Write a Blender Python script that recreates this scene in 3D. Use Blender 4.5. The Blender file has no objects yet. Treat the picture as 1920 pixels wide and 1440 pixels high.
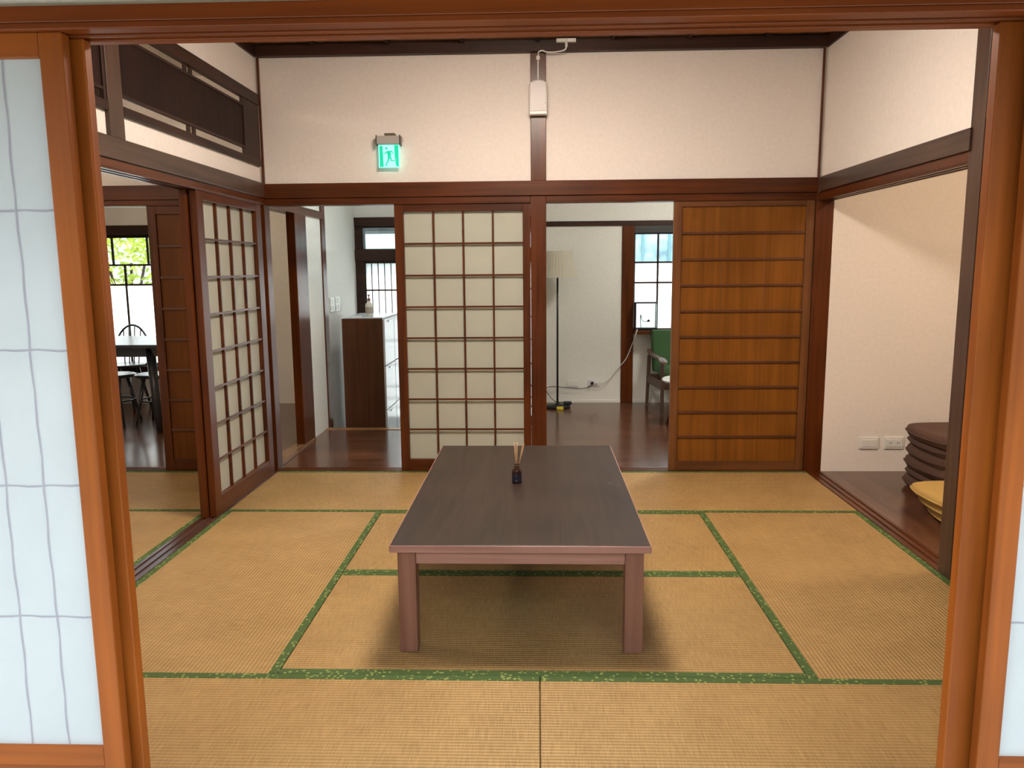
import bpy, bmesh, math, random
from mathutils import Vector, Matrix
random.seed(7)
S = bpy.context.scene
COL = S.collection

# ---------------------------------------------------------------- camera
cam_d = bpy.data.cameras.new('camera'); cam = bpy.data.objects.new('camera', cam_d); COL.objects.link(cam)
CY, CP, CR, CF = 0.0342524995, 0.146799590, -0.00843129110, 1455.39038
_f = Vector((-math.sin(CY)*math.cos(CP), math.cos(CY)*math.cos(CP), -math.sin(CP)))
_r = Vector((math.cos(CY), math.sin(CY), 0)); _u = _r.cross(_f)
_r2 = math.cos(CR)*_r + math.sin(CR)*_u; _u2 = -math.sin(CR)*_r + math.cos(CR)*_u
cam.matrix_world = Matrix(((_r2.x, _u2.x, -_f.x, -0.00216), (_r2.y, _u2.y, -_f.y, -5.16321),
                           (_r2.z, _u2.z, -_f.z, 1.36594), (0, 0, 0, 1)))
cam_d.sensor_width = 36; cam_d.lens = CF/1920*36; cam_d.clip_start = 0.02; cam_d.clip_end = 200
S.camera = cam

# ---------------------------------------------------------------- world, sun, exposure
S.view_settings.view_transform = 'Standard'; S.view_settings.look = 'None'
S.view_settings.gamma = 1; S.view_settings.use_curve_mapping = False
S.view_settings.exposure = 0.6
W = bpy.data.worlds.new('sky'); S.world = W; W.use_nodes = True
WN = W.node_tree; bg = WN.nodes['Background']
tc = WN.nodes.new('ShaderNodeTexCoord'); nz = WN.nodes.new('ShaderNodeTexNoise'); nz.inputs['Scale'].default_value = 2.2
cr = WN.nodes.new('ShaderNodeValToRGB'); cr.color_ramp.elements[0].position = .35; cr.color_ramp.elements[1].position = .7
cr.color_ramp.elements[0].color = (.62, .80, 1, 1); cr.color_ramp.elements[1].color = (.95, .98, 1, 1)
WN.links.new(tc.outputs['Generated'], nz.inputs['Vector']); WN.links.new(nz.outputs['Fac'], cr.inputs['Fac'])
WN.links.new(cr.outputs['Color'], bg.inputs['Color']); 
sx = WN.nodes.new('ShaderNodeSeparateXYZ'); mr = WN.nodes.new('ShaderNodeMapRange')      # overcast sky: brighter towards the zenith
WN.links.new(tc.outputs['Generated'], sx.inputs[0]); WN.links.new(sx.outputs['Z'], mr.inputs['Value'])
mr.inputs['From Min'].default_value = 0.15; mr.inputs['From Max'].default_value = .85
mr.inputs['To Min'].default_value = 1.35; mr.inputs['To Max'].default_value = 4.3
WN.links.new(mr.outputs['Result'], bg.inputs['Strength'])
sun_d = bpy.data.lights.new('sun', 'SUN'); sun_d.energy = 6; sun_d.angle = math.radians(2); sun_d.color = (1, .95, .86)
sun = bpy.data.objects.new('sun', sun_d); COL.objects.link(sun)
sun.rotation_euler = Vector((0.08, -0.55, -1)).to_track_quat('-Z', 'Y').to_euler()

def portal(name, loc, rot, sx, sy):
    d = bpy.data.lights.new(name, 'AREA'); d.shape = 'RECTANGLE'; d.size = sx; d.size_y = sy
    d.cycles.is_portal = True
    o = bpy.data.objects.new(name, d); o.location = loc; o.rotation_euler = rot; COL.objects.link(o)
portal('portal_veranda', (0, -4.43, .9), (math.radians(90), 0, 0), 8.0, 2.0)
portal('portal_dining', (-4.3, 2.98, 1.05), (math.radians(-90), 0, 0), 1.9, 1.4)
portal('portal_entrance', (-0.95, 2.98, .8), (math.radians(-90), 0, 0), 1.8, 2.1)
portal('portal_sitting', (1.75, 2.98, 1.25), (math.radians(-90), 0, 0), 1.7, 1.0)

# ---------------------------------------------------------------- material helpers
def newmat(name):
    m = bpy.data.materials.new(name); m.use_nodes = True
    return m, m.node_tree, m.node_tree.nodes['Principled BSDF']
def plain(name, col, rough=.5, metal=0, spec=.5, noise=0, bump=0, bscale=60):
    m, t, p = newmat(name)
    p.inputs['Base Color'].default_value = (*col, 1); p.inputs['Roughness'].default_value = rough
    p.inputs['Metallic'].default_value = metal; p.inputs['Specular IOR Level'].default_value = spec
    if noise or bump:
        c = t.nodes.new('ShaderNodeTexCoord'); n = t.nodes.new('ShaderNodeTexNoise')
        n.inputs['Scale'].default_value = bscale; n.inputs['Detail'].default_value = 4
        t.links.new(c.outputs['Object'], n.inputs['Vector'])
        if noise:
            r = t.nodes.new('ShaderNodeValToRGB')
            r.color_ramp.elements[0].color = (*[v*(1-noise) for v in col], 1)
            r.color_ramp.elements[1].color = (*[min(1, v*(1+noise)) for v in col], 1)
            r.color_ramp.elements[0].position = .3; r.color_ramp.elements[1].position = .7
            t.links.new(n.outputs['Fac'], r.inputs['Fac']); t.links.new(r.outputs['Color'], p.inputs['Base Color'])
        if bump:
            b = t.nodes.new('ShaderNodeBump'); b.inputs['Strength'].default_value = bump; b.inputs['Distance'].default_value = .002
            t.links.new(n.outputs['Fac'], b.inputs['Height']); t.links.new(b.outputs['Normal'], p.inputs['Normal'])
    return m
def wood(name, dark, light, axis='x', rough=.35, scale=1.0, swirl=0, spec=.5, bump=.12, planks=None):
    m, t, p = newmat(name); L = t.links
    c = t.nodes.new('ShaderNodeTexCoord'); mp = t.nodes.new('ShaderNodeMapping')
    k = {'x': (1.2, 26, 26), 'y': (26, 1.2, 26), 'z': (26, 26, 1.2)}[axis]
    mp.inputs['Scale'].default_value = [v*scale for v in k]
    L.new(c.outputs['Object'], mp.inputs['Vector'])
    n = t.nodes.new('ShaderNodeTexNoise'); n.inputs['Scale'].default_value = 1; n.inputs['Detail'].default_value = 6
    n.inputs['Distortion'].default_value = .6 + swirl
    L.new(mp.outputs['Vector'], n.inputs['Vector'])
    n2 = t.nodes.new('ShaderNodeTexNoise'); n2.inputs['Scale'].default_value = 2.3; n2.inputs['Detail'].default_value = 2
    L.new(c.outputs['Object'], n2.inputs['Vector'])
    mx = t.nodes.new('ShaderNodeMath'); mx.operation = 'MULTIPLY_ADD'; mx.inputs[1].default_value = .35
    L.new(n2.outputs['Fac'], mx.inputs[0])
    m3 = t.nodes.new('ShaderNodeMath'); m3.operation = 'MULTIPLY'; m3.inputs[1].default_value = .65
    L.new(n.outputs['Fac'], m3.inputs[0]); L.new(m3.outputs[0], mx.inputs[2])
    r = t.nodes.new('ShaderNodeValToRGB')
    r.color_ramp.elements[0].position = .36; r.color_ramp.elements[1].position = .64
    r.color_ramp.elements[0].color = (*dark, 1); r.color_ramp.elements[1].color = (*light, 1)
    L.new(mx.outputs[0], r.inputs['Fac']); out = r.outputs['Color']
    if planks:   # (axis the boards run along, board width, board length)
        ax, w, ln = planks
        mp2 = t.nodes.new('ShaderNodeMapping')
        if ax == 'y': mp2.inputs['Rotation'].default_value = (0, 0, math.radians(90))
        L.new(c.outputs['Object'], mp2.inputs['Vector'])
        b = t.nodes.new('ShaderNodeTexBrick'); b.inputs['Scale'].default_value = 1
        b.inputs['Brick Width'].default_value = ln; b.inputs['Row Height'].default_value = w
        b.inputs['Mortar Size'].default_value = .0016; b.inputs['Mortar Smooth'].default_value = .3
        b.inputs['Color1'].default_value = (.72, .72, .72, 1); b.inputs['Color2'].default_value = (1.15, 1.12, 1.1, 1)
        b.inputs['Mortar'].default_value = (.12, .1, .1, 1)
        L.new(mp2.outputs['Vector'], b.inputs['Vector'])
        mm = t.nodes.new('ShaderNodeMix'); mm.data_type = 'RGBA'; mm.blend_type = 'MULTIPLY'; mm.inputs[0].default_value = 1
        L.new(out, mm.inputs[6]); L.new(b.outputs['Color'], mm.inputs[7]); out = mm.outputs[2]
    L.new(out, p.inputs['Base Color'])
    p.inputs['Roughness'].default_value = rough; p.inputs['Specular IOR Level'].default_value = spec
    b = t.nodes.new('ShaderNodeBump'); b.inputs['Strength'].default_value = bump; b.inputs['Distance'].default_value = .0015
    L.new(n.outputs['Fac'], b.inputs['Height']); L.new(b.outputs['Normal'], p.inputs['Normal'])
    return m
def tri(fn, *a, **k): return {ax: fn(a[0]+'_'+ax, *a[1:], axis=ax, **k) for ax in 'xyz'}
DW = tri(wood, 'post_wood', (.055, .012, .0015), (.125, .029, .004), rough=.30, spec=.38)            # room posts and beams
DD = tri(wood, 'smoked_wood', (.020, .008, .005), (.055, .021, .012), rough=.5, spec=.3)            # ranma, cornice
OW = tri(wood, 'amber_wood', (.19, .045, .005), (.36, .090, .009), rough=.42, spec=.3)               # veranda side frames
LW = tri(wood, 'lintel_wood', (.13, .026, .004), (.23, .050, .008), rough=.38, spec=.35)
MW = tri(wood, 'worn_beam_wood', (.045, .024, .016), (.105, .056, .036), rough=.36)
BK = wood('dark_transom_board', (.010, .004, .003), (.028, .010, .006), 'z', rough=.6, spec=.2)
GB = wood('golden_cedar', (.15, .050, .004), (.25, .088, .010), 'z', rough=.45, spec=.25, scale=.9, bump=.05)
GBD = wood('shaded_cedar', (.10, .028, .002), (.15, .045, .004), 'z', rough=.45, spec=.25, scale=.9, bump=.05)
BT = wood('batten_wood', (.07, .022, .006), (.13, .042, .012), 'x', rough=.4)
TBL = wood('walnut_top', (.018, .0095, .006), (.042, .024, .016), 'y', rough=.42, scale=.8, swirl=2.2)
TBX = wood('walnut_edge', (.34, .16, .12), (.52, .28, .22), 'x', rough=.45)
TBZ = wood('walnut_leg', (.20, .086, .055), (.34, .16, .11), 'z', rough=.45)
FLX = wood('hall_floor', (.08, .032, .016), (.17, .070, .036), 'x', rough=.20, spec=.7, planks=('x', .09, 1.8))
FLY = wood('side_floor', (.09, .036, .019), (.16, .07, .038), 'y', rough=.19, spec=.7, planks=('y', .09, 1.8))
CB = wood('ceiling_board', (.20, .095, .040), (.33, .16, .07), 'y', rough=.6)
CAB = wood('cabinet_wood', (.060, .020, .008), (.115, .040, .014), 'z', rough=.35)
BLK = plain('black_lacquer', (.012, .012, .014), .35)
BLKW = wood('black_stained_wood', (.016, .016, .018), (.040, .042, .048), 'x', rough=.30, spec=.8)
PL = plain('plaster', (.86, .795, .735), .9, noise=.03, bump=.25, bscale=45)
PLW = plain('plaster_cool', (.82, .815, .77), .9, noise=.03, bump=.25, bscale=45)
WHT = plain('white_plastic', (.80, .79, .76), .35)
GRYP = plain('grey_plastic', (.42, .40, .37), .4)
CABW = plain('cabinet_laminate', (.72, .76, .80), .25)
TERR = plain('entrance_tile', (.45, .44, .42), .5, noise=.1, bscale=8)
GROUND = plain('garden_gravel', (.50, .48, .44), .95, noise=.2, bscale=30)
METAL = plain('steel', (.55, .55, .55), .3, metal=1)

def paper(name, col, trans=.5, rough=.9):
    m, t, p = newmat(name); L = t.links
    p.inputs['Base Color'].default_value = (*col, 1); p.inputs['Roughness'].default_value = rough
    tr = t.nodes.new('ShaderNodeBsdfTranslucent'); mix = t.nodes.new('ShaderNodeMixShader'); mix.inputs[0].default_value = trans
    c = t.nodes.new('ShaderNodeTexCoord'); n = t.nodes.new('ShaderNodeTexNoise'); n.inputs['Scale'].default_value = 6
    n.inputs['Detail'].default_value = 8; n.inputs['Roughness'].default_value = .7
    L.new(c.outputs['Object'], n.inputs['Vector'])
    r = t.nodes.new('ShaderNodeValToRGB'); r.color_ramp.elements[0].position = .3; r.color_ramp.elements[1].position = .65
    r.color_ramp.elements[0].color = (*[v*.95 for v in col], 1); r.color_ramp.elements[1].color = (*col, 1)
    L.new(n.outputs['Fac'], r.inputs['Fac']); L.new(r.outputs['Color'], p.inputs['Base Color']); L.new(r.outputs['Color'], tr.inputs['Color'])
    L.new(p.outputs[0], mix.inputs[1]); L.new(tr.outputs[0], mix.inputs[2])
    L.new(mix.outputs[0], t.nodes['Material Output'].inputs['Surface'])
    return m
PAP = paper('washi', (.62, .63, .54), .28)
PAPF = paper('washi_front', (.82, .84, .83), .46)
PAPL = paper('washi_lattice_shade', (.48, .455, .49), .3)  # darker paper tone that paints in the lattice behind
FROST = paper('frosted_glass', (.97, .985, .99), .92, .4)
SHADE = paper('lamp_shade_cloth', (.80, .76, .66), .45)
def glass(name, tint=(1, 1, 1)):
    m, t, p = newmat(name); L = t.links
    t.nodes.remove(p); tr = t.nodes.new('ShaderNodeBsdfTransparent'); gl = t.nodes.new('ShaderNodeBsdfGlossy')
    tr.inputs['Color'].default_value = (*tint, 1); gl.inputs['Roughness'].default_value = .03
    fr = t.nodes.new('ShaderNodeFresnel'); fr.inputs['IOR'].default_value = 1.45
    mix = t.nodes.new('ShaderNodeMixShader'); L.new(fr.outputs[0], mix.inputs[0])
    L.new(tr.outputs[0], mix.inputs[1]); L.new(gl.outputs[0], mix.inputs[2])
    L.new(mix.outputs[0], t.nodes['Material Output'].inputs['Surface'])
    return m
GLS = glass('clear_glass', (.95, .98, .98))
def emit(name, col, s):
    m, t, p = newmat(name)
    p.inputs['Base Color'].default_value = (*col, 1); p.inputs['Emission Color'].default_value = (*col, 1)
    p.inputs['Emission Strength'].default_value = s
    return m

def tatami_mat(name, along):
    m, t, p = newmat(name); L = t.links
    c = t.nodes.new('ShaderNodeTexCoord'); sp = t.nodes.new('ShaderNodeSeparateXYZ'); L.new(c.outputs['Object'], sp.inputs[0])
    cross = sp.outputs['Y' if along == 'x' else 'X']; lon = sp.outputs['X' if along == 'x' else 'Y']
    # woven ridges parallel to the long side
    a = t.nodes.new('ShaderNodeMath'); a.operation = 'MULTIPLY'; a.inputs[1].default_value = 2*math.pi/.0145; L.new(cross, a.inputs[0])
    s = t.nodes.new('ShaderNodeMath'); s.operation = 'SINE'; L.new(a.outputs[0], s.inputs[0])
    # rush strands across
    mp = t.nodes.new('ShaderNodeMapping'); mp.inputs['Scale'].default_value = (240, 14, 1) if along == 'x' else (14, 240, 1)
    L.new(c.outputs['Object'], mp.inputs['Vector'])
    n = t.nodes.new('ShaderNodeTexNoise'); n.inputs['Scale'].default_value = 1; n.inputs['Detail'].default_value = 3; L.new(mp.outputs[0], n.inputs['Vector'])
    mp2 = t.nodes.new('ShaderNodeMapping'); mp2.inputs['Scale'].default_value = (5, 3, 1) if along == 'x' else (3, 5, 1)
    L.new(c.outputs['Object'], mp2.inputs['Vector'])
    n2 = t.nodes.new('ShaderNodeTexNoise'); n2.inputs['Scale'].default_value = 1; n2.inputs['Detail'].default_value = 3; L.new(mp2.outputs[0], n2.inputs['Vector'])
    x1 = t.nodes.new('ShaderNodeMath'); x1.operation = 'MULTIPLY_ADD'; x1.inputs[1].default_value = .17; L.new(s.outputs[0], x1.inputs[0]); L.new(n.outputs['Fac'], x1.inputs[2])
    x2 = t.nodes.new('ShaderNodeMath'); x2.operation = 'MULTIPLY_ADD'; x2.inputs[1].default_value = .40; L.new(n2.outputs['Fac'], x2.inputs[0]); L.new(x1.outputs[0], x2.inputs[2])
    r = t.nodes.new('ShaderNodeValToRGB'); r.color_ramp.elements[0].position = .38; r.color_ramp.elements[1].position = 1.02
    r.color_ramp.elements[0].color = (.26, .150, .050, 1); r.color_ramp.elements[1].color = (.48, .305, .118, 1)
    L.new(x2.outputs[0], r.inputs['Fac']); L.new(r.outputs['Color'], p.inputs['Base Color'])
    p.inputs['Roughness'].default_value = .55; p.inputs['Specular IOR Level'].default_value = .35
    b = t.nodes.new('ShaderNodeBump'); b.inputs['Strength'].default_value = .5; b.inputs['Distance'].default_value = .002
    L.new(s.outputs[0], b.inputs['Height']); L.new(b.outputs['Normal'], p.inputs['Normal'])
    return m
TX, TY = tatami_mat('rush_along_x', 'x'), tatami_mat('rush_along_y', 'y')
def brocade():
    m, t, p = newmat('green_brocade'); L = t.links
    c = t.nodes.new('ShaderNodeTexCoord'); v = t.nodes.new('ShaderNodeTexVoronoi'); v.inputs['Scale'].default_value = 62
    L.new(c.outputs['Object'], v.inputs['Vector'])
    n = t.nodes.new('ShaderNodeTexNoise'); n.inputs['Scale'].default_value = 28; L.new(c.outputs['Object'], n.inputs['Vector'])
    r = t.nodes.new('ShaderNodeValToRGB'); e = r.color_ramp.elements
    e[0].position = .30; e[0].color = (1, 1, 1, 1); e[1].position = .36; e[1].color = (0, 0, 0, 1)
    L.new(v.outputs['Distance'], r.inputs['Fac'])
    g = t.nodes.new('ShaderNodeMath'); g.operation = 'GREATER_THAN'; g.inputs[1].default_value = .46; L.new(n.outputs['Fac'], g.inputs[0])
    k = t.nodes.new('ShaderNodeMath'); k.operation = 'MULTIPLY'; L.new(g.outputs[0], k.inputs[0]); L.new(r.outputs['Color'], k.inputs[1])
    mx = t.nodes.new('ShaderNodeMix'); mx.data_type = 'RGBA'
    mx.inputs[6].default_value = (.055, .100, .020, 1); mx.inputs[7].default_value = (.26, .31, .09, 1)
    L.new(k.outputs[0], mx.inputs[0]); L.new(mx.outputs[2], p.inputs['Base Color']); p.inputs['Roughness'].default_value = .8
    return m
HERI = brocade()

# ---------------------------------------------------------------- geometry helpers
def box(bm, x0, x1, y0, y1, z0, z1, mi=0):
    if x0 > x1: x0, x1 = x1, x0
    if y0 > y1: y0, y1 = y1, y0
    if z0 > z1: z0, z1 = z1, z0
    v = [bm.verts.new((x, y, z)) for x in (x0, x1) for y in (y0, y1) for z in (z0, z1)]
    for q in ((0, 1, 3, 2), (4, 6, 7, 5), (0, 4, 5, 1), (2, 3, 7, 6), (0, 2, 6, 4), (1, 5, 7, 3)):
        f = bm.faces.new([v[i] for i in q]); f.material_index = mi
def boxes(*bs):
    bm = bmesh.new()
    for b in bs: box(bm, *b)
    return bm
def ring(bm, c, n, r, seg, ref=None, ry=None):
    n = Vector(n).normalized(); a = Vector(ref) if ref else (Vector((0, 0, 1)) if abs(n.z) < .9 else Vector((1, 0, 0)))
    u = n.cross(a).normalized(); w = n.cross(u).normalized(); ry = ry or r
    return [bm.verts.new(Vector(c)+u*math.cos(2*math.pi*i/seg)*r+w*math.sin(2*math.pi*i/seg)*ry) for i in range(seg)]
def bridge(bm, a, b):
    k = len(a)
    for i in range(k): bm.faces.new((a[i], a[(i+1) % k], b[(i+1) % k], b[i]))
def rod(bm, p, q, r0, r1=None, seg=12):
    r1 = r0 if r1 is None else r1; n = Vector(q)-Vector(p)
    a = ring(bm, p, n, r0, seg); b = ring(bm, q, n, r1, seg); bridge(bm, a, b)
    bm.faces.new(a[::-1]); bm.faces.new(b)
def tube(bm, pts, r, seg=8, closed=False):
    P = [Vector(p) for p in pts]; rs = []
    for i, p in enumerate(P):
        n = (P[min(i+1, len(P)-1)]-P[max(i-1, 0)])
        rr = r(i/(len(P)-1)) if callable(r) else r
        rs.append(ring(bm, p, n, rr, seg, ref=(.13, .21, .97)))
    for a, b in zip(rs, rs[1:]):
        # align rings to avoid twist
        k = min(range(seg), key=lambda j: (b[j].co-a[0].co-(b[0].co-b[0].co)).length)
        bb = b[k:]+b[:k]; bridge(bm, a, bb)
        rs[rs.index(b)] = bb
    bm.faces.new(rs[0][::-1]); bm.faces.new(rs[-1])
def smooth_path(pts, n=8):
    P = [Vector(p) for p in pts]; P = [P[0]]+P+[P[-1]]; out = []
    for i in range(1, len(P)-2):
        for k in range(n):
            t = k/n; a, b, c, d = P[i-1], P[i], P[i+1], P[i+2]
            out.append(.5*((2*b)+(-a+c)*t+(2*a-5*b+4*c-d)*t*t+(-a+3*b-3*c+d)*t**3))
    out.append(P[-2]); return out
def lathe(bm, prof, cx=0, cy=0, cz=0, seg=24, cap=True):
    rs = []
    for r, z in prof:
        rs.append([bm.verts.new((cx+r*math.cos(2*math.pi*i/seg), cy+r*math.sin(2*math.pi*i/seg), cz+z)) for i in range(seg)])
    for a, b in zip(rs, rs[1:]): bridge(bm, a, b)
    if cap: bm.faces.new(rs[0][::-1]); bm.faces.new(rs[-1])
def pillow(bm, w, d, h, z0=0, n=14, pinch=.35, puff=1.0, seed=0):
    """a soft square cushion: rounded outline, domed top and bottom"""
    rnd = random.Random(seed); ph = rnd.random()*6
    def pt(i, j, s):
        u, v = -1+2*i/n, -1+2*j/n
        k = 1-.15*(u*u*v*v)
        e = max(0, (1-u**8))*max(0, (1-v**8)); dome = (e**.5)
        z = z0+h/2+s*h/2*(pinch*e**.3+(1-pinch)*dome)*puff
        z += .004*math.sin(5*u+ph)*math.cos(4*v+ph)*e
        return (u*w/2*k, v*d/2*k, z)
    T = [[bm.verts.new(pt(i, j, 1)) for j in range(n+1)] for i in range(n+1)]
    Bv = [[T[i][j] if i in (0, n) or j in (0, n) else bm.verts.new(pt(i, j, -1)) for j in range(n+1)] for i in range(n+1)]
    for i in range(n):
        for j in range(n):
            bm.faces.new((T[i][j], T[i+1][j], T[i+1][j+1], T[i][j+1]))
            bm.faces.new((Bv[i][j], Bv[i][j+1], Bv[i+1][j+1], Bv[i+1][j]))

def obj(name, bm, mats, parent=None, bevel=0.0, smooth=False, subd=0):
    bmesh.ops.recalc_face_normals(bm, faces=bm.faces)
    me = bpy.data.meshes.new(name); bm.to_mesh(me); bm.free()
    for m in (mats if isinstance(mats, (list, tuple)) else [mats]): me.materials.append(m)
    o = bpy.data.objects.new(name, me); COL.objects.link(o)
    if smooth:
        for f in me.polygons: f.use_smooth = True
    if bevel:
        b = o.modifiers.new('bevel', 'BEVEL'); b.width = bevel; b.segments = 2; b.limit_method = 'ANGLE'; b.angle_limit = math.radians(50)
    if subd:
        s = o.modifiers.new('subd', 'SUBSURF'); s.levels = subd; s.render_levels = subd
    if parent is not None:
        o.parent = parent
        w = parent
        off = Vector((0, 0, 0))
        while w is not None: off += w.location; w = w.parent
        o.location = -off
    return o
def thing(name, label, cat, loc=(0, 0, 0), group=None):
    o = bpy.data.objects.new(name, None); o.location = loc; COL.objects.link(o); o.empty_display_size = .1
    o['label'] = label; o['category'] = cat
    if group: o['group'] = group
    return o
def tag(o, label, cat, group=None):
    o['label'] = label; o['category'] = cat
    if group: o['group'] = group
    return o
SL = {}
def struct(name, bm, mats, label=None, bevel=0.0, cat=None, parent=None):
    o = obj(name, bm, mats, parent, bevel)
    if parent is None:
        o['kind'] = 'structure'
        o['label'] = label or name.replace('_', ' '); o['category'] = cat or name.split('_')[0].split('.')[0]
    return o
TN = [0]
def trim(bs, mat, label, bevel=.003, cat='beam'):
    TN[0] += 1
    return struct('trim_%d' % TN[0], boxes(*bs), mat, label, bevel, cat)
def copy_tree(root):
    r = root.copy(); COL.objects.link(r)
    def rec(src, dst):
        for ch in src.children:
            c = ch.copy(); COL.objects.link(c); c.parent = dst; rec(ch, c)
    rec(root, r); return r

# ================================================================ FLOORS
struct('floor', boxes((-3.72, 1.80, -3.6, 0, -.12, -.05)), plain('subfloor', (.2, .15, .1), .9), 'subfloor under the straw mats')
struct('floor', boxes((-1.9, -.02, .1, 1.45, -.12, 0), (.0, 3.7, .1, 2.75, -.12, 0), (-.02, 0, .1, 1.45, -.12, 0)), FLX, 'dark polished wooden floor of the hall and sitting room')
struct('floor', boxes((-6.5, -1.9, .1, 2.75, -.12, 0)), FLY, 'dark polished wooden floor of the dining room')
struct('floor', boxes((1.9, 3.4, -3.6, 0, -.12, 0)), FLY, 'dark wooden floor of the side passage')
struct('floor', boxes((-1.9, 0, 1.45, 2.9, -.32, -.25)), TERR, 'tiled entrance floor below the step')
struct('floor', boxes((-4.2, 4.2, -5.7, -3.76, -.12, 0)), plain('veranda_bounce_pale', (.52, .52, .50), .7, noise=.08, bscale=12), 'unseen veranda floor in front of the mat room, made pale to bounce light')  # pale colour chosen to bounce light up onto the front screens
struct('ground', boxes((-30, 30, -30, -5.7, -.5, -.45), (-30, 30, 2.95, 30, -.5, -.45)), GROUND, 'garden ground', cat='ground')

# tatami mats
def mat_thing(x0, x1, y0, y1, along, borders, label, group):
    g = .0015; cx, cy = (x0+x1)/2, (y0+y1)/2
    t = thing('tatami_mat', label, 'straw mat', (cx, cy, -.05), group)
    bw = .032
    ix0, ix1, iy0, iy1 = x0+g, x1-g, y0+g, y1-g
    o = obj('rush_surface', boxes((ix0, ix1, iy0, iy1, -.05, -.0015)), TX if along == 'x' else TY, t, .002)
    for b in borders:
        if b == 'n': bs = (ix0, ix1, iy1-bw, iy1+.0004, -.048, 0)
        if b == 's': bs = (ix0, ix1, iy0-.0004, iy0+bw, -.048, 0)
        if b == 'w': bs = (ix0-.0004, ix0+bw, iy0, iy1, -.048, 0)
        if b == 'e': bs = (ix1-bw, ix1+.0004, iy0, iy1, -.048, 0)
        obj('cloth_border', boxes(bs), HERI, t, .001)
G = 'straw mats of the main room'
mat_thing(-1.8, 0, -.9, 0, 'x', 'ns', 'straw mat along the far wall, left half, below the paper screen', G)
mat_thing(0, 1.8, -.9, 0, 'x', 'ns', 'straw mat along the far wall, right half, in front of the golden wood door', G)
mat_thing(-1.8, -.9, -2.7, -.9, 'y', 'we', 'straw mat running front to back along the left floor track', G)
mat_thing(.9, 1.8, -2.7, -.9, 'y', 'we', 'straw mat running front to back beside the right passage opening', G)
mat_thing(-.9, .9, -1.8, -.9, 'x', 'ns', 'central straw mat under the back half of the low table', G)
mat_thing(-.9, .9, -2.7, -1.8, 'x', 'ns', 'central straw mat under the front legs of the low table', G)
mat_thing(-1.8, 0, -3.6, -2.7, 'x', 'ns', 'nearest straw mat, left of the joint at the bottom edge', G)
mat_thing(0, 1.8, -3.6, -2.7, 'x', 'ns', 'nearest straw mat, right of the joint at the bottom edge', G)
G = 'straw mats of the left room'
mat_thing(-3.7, -1.9, -.9, 0, 'x', 'ns', 'straw mat in the left room in front of the dining room opening', G)
mat_thing(-2.8, -1.9, -2.7, -.9, 'y', 'we', 'straw mat in the left room lying along the floor track', G)
mat_thing(-3.7, -2.8, -2.7, -.9, 'y', 'we', 'straw mat in the left room farther from the track', G)

# ================================================================ FAR WALL
def grooved(x0, x1, y0, y1, z0, z1, axis, down, gr, d=.008):
    """beam with sliding grooves cut in one face (down=True: under face)"""
    bm = bmesh.new()
    if down: box(bm, x0, x1, y0, y1, z0+d, z1)
    else: box(bm, x0, x1, y0, y1, z0, z1-d)
    lo, hi = (y0, y1) if axis == 'x' else (x0, x1)
    e = [lo]+[v for g in gr for v in g]+[hi]
    for a, b in zip(e[::2], e[1::2]):
        zz = (z0, z0+d) if down else (z1-d, z1)
        if axis == 'x': box(bm, x0, x1, a, b, *zz)
        else: box(bm, a, b, y0, y1, *zz)
    return bm
GX = [(.018, .036), (.054, .072)]
struct('wall_back', boxes((-1.88, -.046, .02, .09, 1.92, 2.80), (.053, 1.88, .02, .09, 1.92, 2.80)), PL, 'white plaster upper wall above the far doors')
trim([(-1.80, 1.80, -.012, .11, 1.838, 1.931)], DW['x'], 'dark red wooden tie beam across the far wall')
for a, b in ((-1.80, -.05), (.053, 1.79)):
    TN[0] += 1
    struct('trim_%d' % TN[0], grooved(a, b, .002, .1, 1.793, 1.838, 'x', True, GX), DW['x'], 'grooved door head on the far wall', .0015, 'door head')
for a, b in ((-1.80, -.05), (.053, 1.79)):
    TN[0] += 1
    struct('trim_%d' % TN[0], grooved(a, b, .002, .1, -.03, .003, 'x', False, GX, .004), DW['x'], 'dark grooved door sill at the far wall', .001, 'sill')
trim([(-.049, .053, .0, .102, .0, 1.838), (-.046, .053, .0, .102, 1.931, 2.72)], DW['z'], 'dark wooden pillar in the middle of the far wall', cat='pillar')
trim([(-1.9, -1.8, .0, .1, 0, 1.838), (-1.805, -1.790, .005, .02, 1.93, 2.72)], DW['z'], 'corner pillar at the left end of the far wall', cat='pillar')
trim([(1.787, 1.9, .0, .1, -.02, 1.838), (1.79, 1.803, .004, .02, 1.93, 2.72)], DW['z'], 'corner pillar at the right end of the far wall', cat='pillar')
trim([(-1.8, 1.8, -.03, .1, 2.72, 2.79)], DD['x'], 'dark cornice along the top of the far wall', cat='cornice')
trim([(-1.86, -1.8, -3.6, -.0, 2.72, 2.79)], DD['y'], 'dark cornice along the top of the left wall', cat='cornice')
trim([(1.8, 1.86, -3.6, -.0, 2.72, 2.79)], DD['y'], 'dark cornice along the top of the right wall', cat='cornice')
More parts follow.
